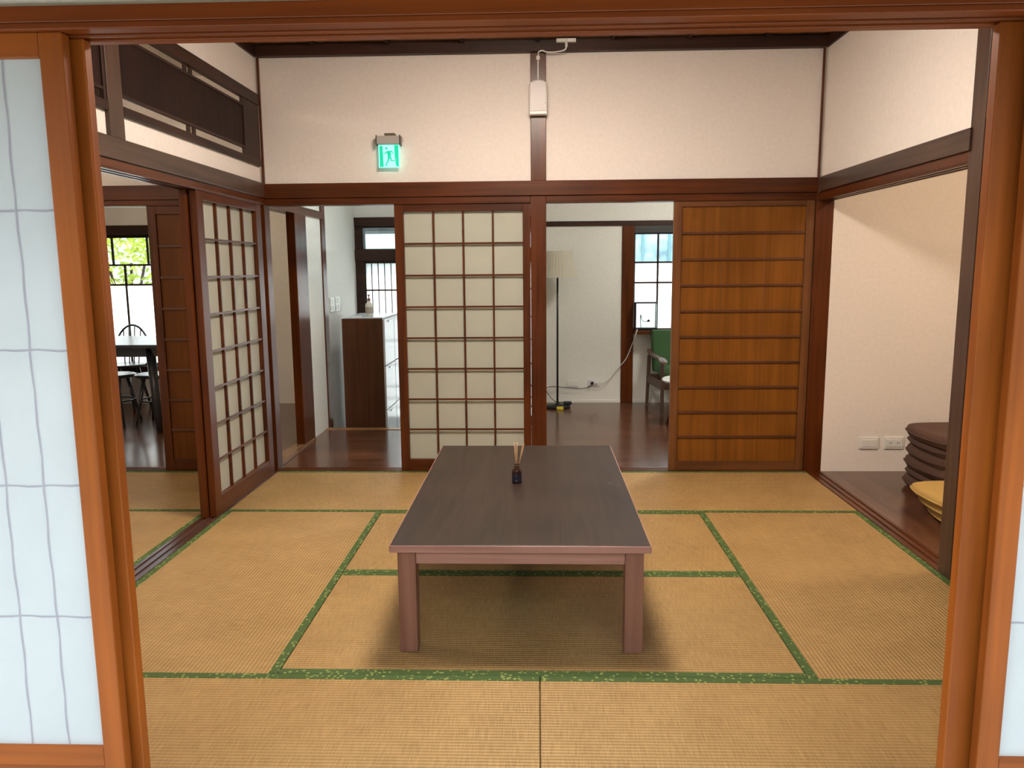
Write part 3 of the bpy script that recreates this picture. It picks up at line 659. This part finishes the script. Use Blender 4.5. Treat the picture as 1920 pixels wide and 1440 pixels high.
def dining_chair():
    c = thing('dining_chair', '', 'chair', (0, 0, 0), 'black round-seated chairs at the dining table')
    bm = bmesh.new(); lathe(bm, [(.15, .425), (.195, .432), (.205, .442), (.205, .450), (.195, .456), (.10, .448)], seg=32); obj('seat', bm, BLKW, c, smooth=True)
    for k, a in enumerate((45, 135, 225, 315)):
        a = math.radians(a); bm = bmesh.new(); rod(bm, (.235*math.cos(a), .235*math.sin(a), 0), (.13*math.cos(a), .13*math.sin(a), .43), .012, .017, 10); obj('leg', bm, BLKW, c, smooth=True)
    bm = bmesh.new()
    tube(bm, [(.20*math.cos(t), .15+.05*math.sin(t)+.03, .45+.38*math.sin(t)) for t in [math.pi*i/20 for i in range(21)]], .011); obj('back_hoop', bm, BLKW, c, smooth=True)
    for k in (-.09, -.03, .03, .09):
        bm = bmesh.new(); rod(bm, (k*.8, .165, .445), (k, .22, .45+.38*math.sqrt(max(0, 1-(k/.2)**2))), .006); obj('spindle', bm, BLKW, c, smooth=True)
    return c
c0 = dining_chair()
spots = [(-4.18, 2.47, 0, 'black hoop-backed chair on the window side of the dining table, left of its visible end'),
         (-3.60, 2.48, 8, 'black chair on the window side of the dining table, at its right end')]
for i, (x, y, a, lb) in enumerate(spots):
    c = c0 if i == 0 else copy_tree(c0)
    c.location = (x, y, 0); c.rotation_euler = (0, 0, math.radians(a)); c['label'] = lb
def dining_stool():
    c = thing('dining_stool', '', 'stool', (0, 0, 0), 'black round stools tucked under the dining table')
    bm = bmesh.new(); lathe(bm, [(.15, .425), (.185, .432), (.195, .442), (.195, .450), (.185, .456), (.10, .450)], seg=32); obj('seat', bm, BLKW, c, smooth=True)
    for k, a in enumerate((45, 135, 225, 315)):
        a = math.radians(a); bm = bmesh.new(); rod(bm, (.215*math.cos(a), .215*math.sin(a), 0), (.12*math.cos(a), .12*math.sin(a), .43), .012, .017, 10); obj('leg', bm, BLKW, c, smooth=True)
    bm = bmesh.new(); tube(bm, [(.165*math.cos(t), .165*math.sin(t), .22) for t in [math.pi*i/12 for i in range(25)]], .008); obj('foot_ring', bm, BLKW, c, smooth=True)
    return c
s0 = dining_stool()
for i, (x, y, lb) in enumerate([(-3.86, 1.69, 'black round stool under the dining table, left of the splayed leg'),
                               (-3.46, 1.72, 'black round stool under the dining table, right of the splayed leg')]):
    c = s0 if i == 0 else copy_tree(s0)
    c.location = (x, y, 0); c['label'] = lb

# ================================================================ LOW TABLE + DIFFUSER
lt = thing('low_table', 'low dark brown wooden table in the middle of the mat room', 'table', (-.07, -1.77, 0))
tx0, tx1, ty0, ty1, tz = -.529, .389, -2.55, -.985, .405
obj('table_top', boxes((tx0, tx1, ty0, ty1, .378, tz)), [TBL], lt, .002)
obj('edge_band', boxes((tx0, tx1, ty0-.004, ty0+.001, .379, .4035), (tx1-.001, tx1+.003, ty0, ty1, .379, .4035), (tx0-.003, tx0+.001, ty0, ty1, .379, .4035)), TBX, lt, .0008)
for a, b in ((-.505, -.440), (.302, .367)):
    for c, d in ((-2.541, -2.476), (-1.06, -.995)): obj('leg', boxes((a, b, c, d, 0, .378)), TBZ, lt, .003)
obj('apron', boxes((-.440, .302, -2.532, -2.510, .330, .378)), TBX, lt, .002)
obj('apron', boxes((-.440, .302, -1.03, -1.008, .330, .378)), TBX, lt, .002)
obj('apron', boxes((-.497, -.475, -2.476, -1.06, .330, .378)), TBX, lt, .002)
obj('apron', boxes((.337, .359, -2.476, -1.06, .330, .378)), TBX, lt, .002)
dx, dy = -.101, -1.735
df = thing('reed_diffuser', 'small dark amber reed diffuser bottle standing on the low table', 'diffuser', (dx, dy, tz))
amber, _t, _p = newmat('amber_glass'); _p.inputs['Base Color'].default_value = (.035, .010, .006, 1); _p.inputs['Roughness'].default_value = .08
bm = bmesh.new(); lathe(bm, [(.019, 0), (.0225, .003), (.0225, .052), (.021, .060), (.013, .072), (.0095, .077), (.0095, .084), (.012, .085), (.012, .089), (.007, .089)], dx, dy, tz, 28); obj('bottle', bm, amber, df, smooth=True)
bm = bmesh.new(); n = 14
va = [[bm.verts.new((dx+.0228*math.cos(math.radians(a)), dy+.0228*math.sin(math.radians(a)), tz+z)) for a in [205+130*i/n for i in range(n+1)]] for z in (.008, .046)]
for i in range(n): bm.faces.new((va[0][i], va[0][i+1], va[1][i+1], va[1][i]))
lab = obj('bottle_label', bm, plain('navy_label', (.018, .018, .045), .5), df)
bm = bmesh.new()
for z, w in ((.038, .35), (.034, .22), (.016, .5), (.012, .4)):
    for a in (-1,):
        aa = math.radians(270-18*w-8); bb = math.radians(270+30*w-8)
        q = [bm.verts.new((dx+.0231*math.cos(t), dy+.0231*math.sin(t), tz+zz)) for zz in (z, z+.0014) for t in (aa, (aa+bb)/2, bb)]
        bm.faces.new((q[0], q[1], q[4], q[3])); bm.faces.new((q[1], q[2], q[5], q[4]))
obj('label_print', bm, plain('label_ink', (.30, .30, .45), .5), df)
bm = bmesh.new(); lathe(bm, [(.0108, .079), (.0118, .081), (.0118, .083), (.0108, .084)], dx, dy, tz, 20); obj('neck_ring', bm, plain('brass', (.7, .42, .25), .3, metal=1), df, smooth=True)
RD = plain('reed', (.42, .24, .11), .7)
for tx, ty in ((-.013, .02), (-.004, -.012), (.002, .018), (.026, .0), (.034, -.01)):
    bm = bmesh.new(); rod(bm, (dx-tx*.12, dy-ty*.1, tz+.012), (dx+tx, dy+ty, tz+.178+.006*math.sin(tx*400)), .0016, seg=8); obj('reed', bm, RD, df, smooth=True)

# ================================================================ CUSHIONS IN THE PASSAGE
GREY = plain('taupe_cloth', (.095, .048, .033), .9, noise=.12, bump=.4, bscale=120)
GOLD = plain('gold_cloth', (.50, .32, .09), .8, noise=.06, bump=.3, bscale=150)
def cushion(name, cloth, w, h, seed):
    c = thing(name, '', 'cushion', (0, 0, 0))
    bm = bmesh.new(); pillow(bm, w, w, h, 0, seed=seed, n=24, pinch=.72); obj('cushion_body', bm, cloth, c, smooth=True)
    bm = bmesh.new(); k = w/2*.985; P = []
    for i in range(41):
        u = -1+2*((i % 10)/10); s = i//10 % 4
        x, y = ((u, -1), (1, u), (-u, 1), (-1, -u))[s]; kk = 1-.15*(x*x*y*y)
        P.append((x*w/2*kk, y*w/2*kk, h/2))
    tube(bm, P, .0045, 6); obj('piping', bm, cloth, c, smooth=True)
    return c
d0 = cushion('floor_cushion', GREY, .56, .084, 3)
lbl = ['lowest', 'second from the bottom', 'third from the bottom', 'third from the top', 'second from the top', 'topmost']
for i in range(6):
    c = d0 if i == 0 else copy_tree(d0)
    c.location = (2.545+.012*math.sin(i*2.1), -.55+.015*math.cos(i*1.7), .064*i); c.rotation_euler = (0, 0, math.radians(3*math.sin(i*1.3)))
    c['label'] = 'taupe floor cushion in the passage, %s of its stack' % lbl[i]; c['group'] = 'taupe floor cushions stacked in the passage'
g0 = cushion('floor_cushion', GOLD, .55, .062, 5)
lbl = ['lowest', 'middle one', 'topmost']
for i in range(3):
    c = g0 if i == 0 else copy_tree(g0)
    c.location = (2.40-.03*i, -1.13+.035*i, .052*i); c.rotation_euler = (0, 0, math.radians(-2+2*i))
    c['label'] = 'gold floor cushion in the passage, %s of its stack' % lbl[i]; c['group'] = 'gold floor cushions stacked in the passage'
plate(2.144, 2.272, 0, .156, .233, 'blank beige wall plate in the passage, left one', [], 'wall plate', 'wall_plate')
plate(2.309, 2.437, 0, .156, .236, 'beige wall socket in the passage beside the taupe cushions', [2.35, 2.40], 'socket', 'wall_socket')

# ================================================================ EXIT SIGN
ex = thing('exit_sign', 'glowing green emergency exit sign with running figure on the far wall', 'exit sign', (-.96, -.02, 2.02))
obj('housing', boxes((-1.033, -.886, -.052, .02, 2.166, 2.218)), GRYP, ex, .004)
obj('end_cap', boxes((-1.037, -1.032, -.053, .02, 2.160, 2.222)), BLK, ex, .001)
obj('end_cap', boxes((-.887, -.882, -.053, .02, 2.160, 2.222)), BLK, ex, .001)
obj('bracket', boxes((-.984, -.918, -.035, .02, 2.218, 2.236)), plain('bronze', (.12, .09, .05), .5), ex, .001)
WG = emit('sign_white', (.30, .88, .80), .62); GG = emit('sign_green', (.0, .42, .24), .75)
px0, px1, pz0, pz1 = -1.026, -.890, 2.022, 2.164; py = -.030
pn = obj('sign_panel', boxes((px0, px1, py, py+.010, pz0, pz1)), WG, ex, .001)
def P2(u, v): return (px0+(px1-px0)*u, pz1-(pz1-pz0)*v)
def poly(bm, pts):
    f = [bm.verts.new((P2(u, v)[0], py-.0012, P2(u, v)[1])) for u, v in pts]; b = [bm.verts.new((P2(u, v)[0], py-.0001, P2(u, v)[1])) for u, v in pts]
    bm.faces.new(f); bm.faces.new(b[::-1]); bridge(bm, f, b)
bm = bmesh.new()
poly(bm, [(.05, .04), (.20, .04), (.23, .97), (.05, .97)]); poly(bm, [(.75, .02), (.95, .02), (.95, .97), (.85, .95), (.80, .85), (.80, .62), (.77, .60)])
obj('sign_border', bm, GG, pn)
bm = bmesh.new()
poly(bm, [(.38+.055*math.cos(a), .155+.055*math.sin(a)) for a in [2*math.pi*i/14 for i in range(14)]])
poly(bm, [(.40, .27), (.56, .27), (.60, .40), (.56, .58), (.44, .58), (.42, .42)])
poly(bm, [(.40, .27), (.44, .33), (.32, .40), (.22, .40), (.22, .37), (.31, .36)])
poly(bm, [(.54, .26), (.64, .26), (.72, .38), (.69, .40), (.62, .31), (.54, .32)])
poly(bm, [(.53, .55), (.59, .52), (.63, .67), (.78, .67), (.78, .71), (.58, .72)])
poly(bm, [(.44, .55), (.53, .57), (.48, .72), (.37, .88), (.46, .93), (.44, .96), (.30, .88), (.42, .70)])
obj('running_figure', bm, GG, pn)
bm = bmesh.new(); tube(bm, smooth_path([(-.884, -.02, 2.216), (-.868, -.02, 2.205), (-.866, -.02, 2.190), (-.878, -.02, 2.178)]), .0014); obj('pull_wire', bm, plain('copper_wire', (.4, .2, .12), .5), ex)

# emergency light on the pillar
el = thing('emergency_light', 'white rounded emergency light box mounted high on the middle pillar', 'lamp', (.0025, -.02, 2.33))
bm = bmesh.new(); hw = .058; prof = [(-hw, 2.332), (hw, 2.332), (hw, 2.515)]+[(hw*math.cos(t), 2.515+.032*math.sin(t)) for t in [math.pi*i/12 for i in range(1, 12)]]+[(-hw, 2.515)]
f = [bm.verts.new((x+.003, -.048, z)) for x, z in prof]; b = [bm.verts.new((x+.003, .0, z)) for x, z in prof]
bm.faces.new(f); bm.faces.new(b[::-1]); bridge(bm, f, b); obj('case', bm, plain('case_white', (.60, .56, .54), .3), el, .006)
bm = bmesh.new(); f = [bm.verts.new((x*.86+.003, -.0515, 2.355+(z-2.332)*.86)) for x, z in prof]; b = [bm.verts.new((x*.86+.003, -.047, 2.355+(z-2.332)*.86)) for x, z in prof]
bm.faces.new(f); bm.faces.new(b[::-1]); bridge(bm, f, b); obj('lens', bm, plain('lens_grey', (.50, .46, .45), .2, bump=.4, bscale=300), el, .002)
obj('lower_strip', boxes((-.05, .056, -.050, -.046, 2.338, 2.350)), WHT, el, .001)
bm = bmesh.new(); bmesh.ops.create_uvsphere(bm, u_segments=10, v_segments=8, radius=.004, matrix=Matrix.Translation((.047, -.052, 2.405))); obj('indicator', bm, WHT, el, smooth=True)
cd = thing('ceiling_bracket', 'white bar bracket with a looping cord below the cornice', 'bracket', (.178, -.05, 2.78))
obj('bar', boxes((.118, .240, -.055, -.03, 2.766, 2.788)), WHT, cd, .003)
bm = bmesh.new(); tube(bm, smooth_path([(.180, -.062, 2.785), (.180, -.066, 2.745), (.170, -.05, 2.72), (.12, -.038, 2.712), (.06, -.036, 2.712), (.03, -.034, 2.722), (.008, -.030, 2.715), (.004, -.01, 2.695), (.003, -.010, 2.66), (.003, -.010, 2.60), (.003, -.012, 2.545)]), .0045); obj('cord', bm, WHT, cd, smooth=True)
bm = bmesh.new(); rod(bm, (.180, -.062, 2.735), (.180, -.062, 2.765), .008); obj('cord_grip', bm, WHT, cd)
obj('cord_clip', boxes((-.008, .014, -.020, 0, 2.672, 2.697)), WHT, cd, .003)

# ================================================================ FRONT OPENING (veranda side)
FY0, FY1 = -3.752, -3.652
g1, g2 = (-3.719, -3.706), (-3.694, -3.677)
TN[0] += 1
struct('trim_%d' % TN[0], grooved(-3.2, 3.2, FY0, FY1, 1.789, 1.829, 'x', True, [(-3.722, -3.706), (-3.694, -3.676)], .012), LW['x'], 'reddish grooved lintel across the front opening', .002, 'lintel')
struct('wall_front', boxes((-3.2, 3.2, -3.735, -3.67, 1.829, 2.80), (-3.7, -2.7, -3.735, -3.67, 0, 1.83), (2.7, 3.5, -3.735, -3.67, 0, 1.83)), PLW, 'white plaster above the front opening')
TN[0] += 1
struct('trim_%d' % TN[0], grooved(-3.2, 3.2, FY0-.01, -3.6, -.05, .004, 'x', False, [(-3.722, -3.706), (-3.694, -3.676)], .005), OW['x'], 'grooved sill of the front opening', .001, 'sill')
def front_screen(label, inner, side, y, th, st):
    """side -1 left / +1 right. inner = |x| of the free edge"""
    w = .93; sg = side
    xa, xb = sorted((sg*inner, sg*(inner+w)))
    t = thing('shoji_screen', label, 'sliding screen', ((xa+xb)/2, y+th/2, .004), 'tall paper screens of the front opening')
    obj('stile', boxes((xa, xa+st, y, y+th, .004, 1.789)), OW['z'], t, .003)
    obj('stile', boxes((xb-st, xb, y, y+th, .004, 1.789)), OW['z'], t, .003)
    A0, A1, B0, B1 = xa+st, xb-st, .411, 1.746
    obj('rail', boxes((A0, A1, y+.001, y+th-.001, B1, 1.789)), OW['x'], t, .002)
    obj('rail', boxes((A0, A1, y+.001, y+th-.001, .370, B0)), OW['x'], t, .002)
    obj('rail', boxes((A0, A1, y+.001, y+th-.001, .004, .06)), OW['x'], t, .002)
    obj('kick_panel', boxes((A0, A1, y+.012, y+.020, .06, .370)), OW['x'], t)
    free = A1 if side < 0 else A0; sgn = -1 if side < 0 else 1
    xs = [free+sgn*(.076+.0758*k) for k in range(10)]; zs = [.688, .957, 1.221, 1.481]
    bm = bmesh.new()
    for x in xs: box(bm, x-.004, x+.004, y+.0125, y+.022, B0, B1)
    for z in zs: box(bm, A0, A1, y+.0127, y+.021, z-.004, z+.004)
    obj('lattice', bm, OW['z'], t)
    # paper sheet pasted to the lattice; bars showing through are painted as slightly wavy darker strips
    bm = bmesh.new()
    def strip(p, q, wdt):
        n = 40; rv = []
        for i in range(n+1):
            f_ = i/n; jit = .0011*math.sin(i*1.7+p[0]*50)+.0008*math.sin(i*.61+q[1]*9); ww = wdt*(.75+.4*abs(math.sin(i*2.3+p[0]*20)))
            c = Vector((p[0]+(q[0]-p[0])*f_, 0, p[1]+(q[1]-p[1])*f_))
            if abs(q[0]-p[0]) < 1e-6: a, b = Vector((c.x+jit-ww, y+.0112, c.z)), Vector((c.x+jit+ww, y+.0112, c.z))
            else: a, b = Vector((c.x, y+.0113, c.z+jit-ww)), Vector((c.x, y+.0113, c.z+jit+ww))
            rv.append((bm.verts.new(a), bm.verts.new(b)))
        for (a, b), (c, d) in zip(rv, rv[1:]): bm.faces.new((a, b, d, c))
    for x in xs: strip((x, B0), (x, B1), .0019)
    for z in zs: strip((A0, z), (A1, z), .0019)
    pp = obj('paper', boxes((A0-.003, A1+.003, y+.0116, y+.0124, B0-.003, B1+.003)), PAPF, t)
    obj('lattice_shade_line', bm, PAPL, pp)
front_screen('front paper screen at the left edge of the photo, outer track', .845, -1, -3.741, .026, .043)
front_screen('front paper screen on the left, inner track behind the outer one', .829, -1, -3.699, .026, .075)
front_screen('front paper screen at the right edge of the photo, outer track', .852, 1, -3.741, .026, .043)
front_screen('front paper screen on the right, inner track behind the outer one', .810, 1, -3.699, .026, .085)
trim([(1.86, 1.96, -3.752, -3.652, 0, 1.789), (-1.96, -1.86, -3.752, -3.652, 0, 1.789)], OW['z'], 'outer posts of the front opening', cat='post')
# veranda edge beam, unseen and lowered to darken the screen tops; posts and soffit
trim([(-5.0, 5.0, -4.42, -4.32, 1.90, 2.06)], OW['x'], 'unseen edge beam of the veranda eave, hung low to shade the screen tops')
for i, x in enumerate((-2.75, 2.75)):
    trim([(x-.05, x+.05, -4.42, -4.32, 0, 1.90)], OW['z'], ('left', 'right')[i]+' veranda post', cat='post')
struct('wall_veranda', boxes((-4.3, -3.6, -3.735, -3.67, 0, 2.5), (3.4, 4.3, -3.735, -3.67, 0, 2.5)), PLW, 'plaster walls beside the front opening', cat='wall')

# ================================================================ CEILING LAMPS (out of frame but lighting the rooms)
def ceiling_lamp(label, x, y, z, r, s, col):
    t = thing('ceiling_lamp', label, 'lamp', (x, y, z))
    bm = bmesh.new(); lathe(bm, [(r*.8, -.02), (r*.8, 0)], x, y, z, 32); obj('lamp_base', bm, WHT, t)
    bm = bmesh.new(); lathe(bm, [(r*.7, -.075), (r*.95, -.062), (r, -.045), (r, -.028), (r*.9, -.02)], x, y, z, 40); obj('diffuser', bm, emit('lamp_glow', col, s), t, smooth=True)
ceiling_lamp('round flush ceiling lamp of the mat room', -.05, -1.85, 2.80, .32, 54, (1, .88, .755))
ceiling_lamp('round flush ceiling lamp of the side passage', 2.75, -1.5, 2.45, .14, 52, (1, .78, .55))
ceiling_lamp('unseen round ceiling lamp brightening the sitting room', 1.7, 1.3, 2.62, .2, 48, (1, .95, .84))  # out-of-view fill, strength set to lift the sitting room walls
ceiling_lamp('unseen round ceiling lamp brightening the entrance hall', -.9, 1.0, 2.62, .15, 30, (.97, 1, .96))  # out-of-view fill, strength and tint set for the hall walls
ceiling_lamp('unseen round ceiling lamp added to brighten the left mat room', -2.9, -1.8, 2.62, .2, 30, (1, .88, .74))  # fill lamp added so the wall behind the transom slits is bright
ceiling_lamp('unseen round ceiling lamp added to brighten the dining room', -3.2, 1.2, 2.62, .15, 32, (1, .84, .60))  # fill lamp added to lift the dim dining room walls

# ================================================================ OUTSIDE
LEAF = plain('leaf', (.42, .50, .07), .6, noise=.4, bscale=6)
LEAF2 = plain('leaf_pale', (.22, .36, .10), .6, noise=.4, bscale=6)
def bush(x, y, r, h, n, m, label, seed):
    rnd = random.Random(seed); t = thing('garden_shrub', label, 'shrub', (x, y, -.45), 'shrubs outside the dining room window')
    bm = bmesh.new()
    for k in range(5): a = rnd.random()*6.28; tube(bm, smooth_path([(x, y, -.45), (x+.2*r*math.cos(a), y+.2*r*math.sin(a), h*.4), (x+.6*r*math.cos(a), y+.6*r*math.sin(a), h*.85)], 4), .02, 6)
    obj('stem', bm, DD['z'], t)
    bm = bmesh.new()
    for k in range(n):
        th = rnd.random()*6.28; ph = rnd.random(); rr = r*(.55+.5*rnd.random()); zz = h*.25+h*.8*ph
        rad = rr*math.sqrt(max(.05, 1-abs(2*ph-1)**2.5)); c = Vector((x+rad*math.cos(th), y+rad*math.sin(th), zz))
        d = Vector((rnd.uniform(-1, 1), rnd.uniform(-1, 1), rnd.uniform(-.6, 1))).normalized(); e = d.cross(Vector((rnd.random(), rnd.random(), rnd.random()))).normalized(); s = rnd.uniform(.07, .14)
        q = [bm.verts.new(c), bm.verts.new(c+d*s*.5+e*s*.22), bm.verts.new(c+d*s), bm.verts.new(c+d*s*.5-e*s*.22)]; bm.faces.new(q)
    obj('foliage', bm, m, t)
bush(-5.9, 5.9, .95, 1.75, 2600, LEAF, 'yellow-green shrub outside the dining room window', 1)
bush(-8.3, 7.2, 1.1, 1.55, 2200, LEAF2, 'paler shrub outside the dining room window, to the left', 2)
fn = thing('garden_fence', 'pale green garden fence beyond the entrance', 'fence', (-2.4, 6.4, -.45))
bm = bmesh.new(); x = -4.6
while x < .2: box(bm, x, x+.13, 6.38, 6.41, -.45, 1.79); x += .15
obj('fence_boards', bm, plain('fence_green', (.55, .72, .58), .7), fn)
obj('fence_rail', boxes((-4.6, .2, 6.41, 6.45, .2, .28), (-4.6, .2, 6.41, 6.45, 1.4, 1.48)), plain('fence_green_rail', (.55, .72, .58), .7), fn)
nb = thing('neighbour_building', 'bluish neighbouring house seen through the sitting room window', 'building', (2.6, 7.5, -.45))
obj('facade', boxes((.6, 6.0, 7.4, 9, -.45, 4.2)), plain('blue_cladding', (.34, .50, .56), .6, noise=.6, bscale=4), nb)
for i in range(7): obj('cladding_rib', boxes((.8+i*.42, .84+i*.42, 7.36, 7.4, -.45, 4.2)), plain('rib_dark', (.20, .34, .36), .6), nb)
obj('window_grille', boxes((1.15, 1.45, 7.34, 7.4, 1.55, 2.15)), plain('grille_green', (.02, .09, .07), .5), nb)
pc = thing('porch_canopy', 'dark grey porch roof edge seen through the entrance transom', 'canopy', (-2.1, 4.9, -.45))
obj('canopy_roof', boxes((-4.0, .2, 4.5, 5.3, 1.845, 1.93)), plain('canopy_grey', (.05, .055, .06), .7), pc, .005)
obj('canopy_bracket', boxes((-2.42, -2.37, 4.55, 5.2, 1.79, 1.845)), plain('bracket_grey', (.16, .15, .15), .7), pc, .003)
for X in (-3.9, .1): obj('canopy_post', boxes((X-.04, X+.04, 5.1, 5.18, -.45, 1.845)), plain('post_grey', (.2, .2, .2), .7), pc)
hd = thing('sky_block_hedge', 'unseen hedge added in front to block low sky from the screens', 'hedge', (0, -8.4, -.45))  # added out of view to cut low sky light on the front screens
bm = bmesh.new(); rnd = random.Random(4)
for k in range(5200):
    c = Vector((rnd.uniform(-7, 7), rnd.choice((-7.95, -7.95, -8.9))+rnd.uniform(-.1, .1), rnd.uniform(-.4, 2.45)))
    d = Vector((rnd.uniform(-1, 1), rnd.uniform(-.5, .5), rnd.uniform(-1, 1))).normalized(); e = d.cross(Vector((rnd.random(), rnd.random(), rnd.random()))).normalized(); q_ = rnd.uniform(.12, .2)
    bm.faces.new([bm.verts.new(c), bm.verts.new(c+d*q_*.5+e*q_*.25), bm.verts.new(c+d*q_), bm.verts.new(c+d*q_*.5-e*q_*.25)])
obj('foliage', bm, plain('hedge_leaf', (.05, .09, .03), .7), hd)
obj('sky_block_core', boxes((-7, 7, -8.85, -8.0, -.45, 2.4)), plain('sky_block_dark', (.03, .05, .02), .9, bump=1, bscale=20), hd)
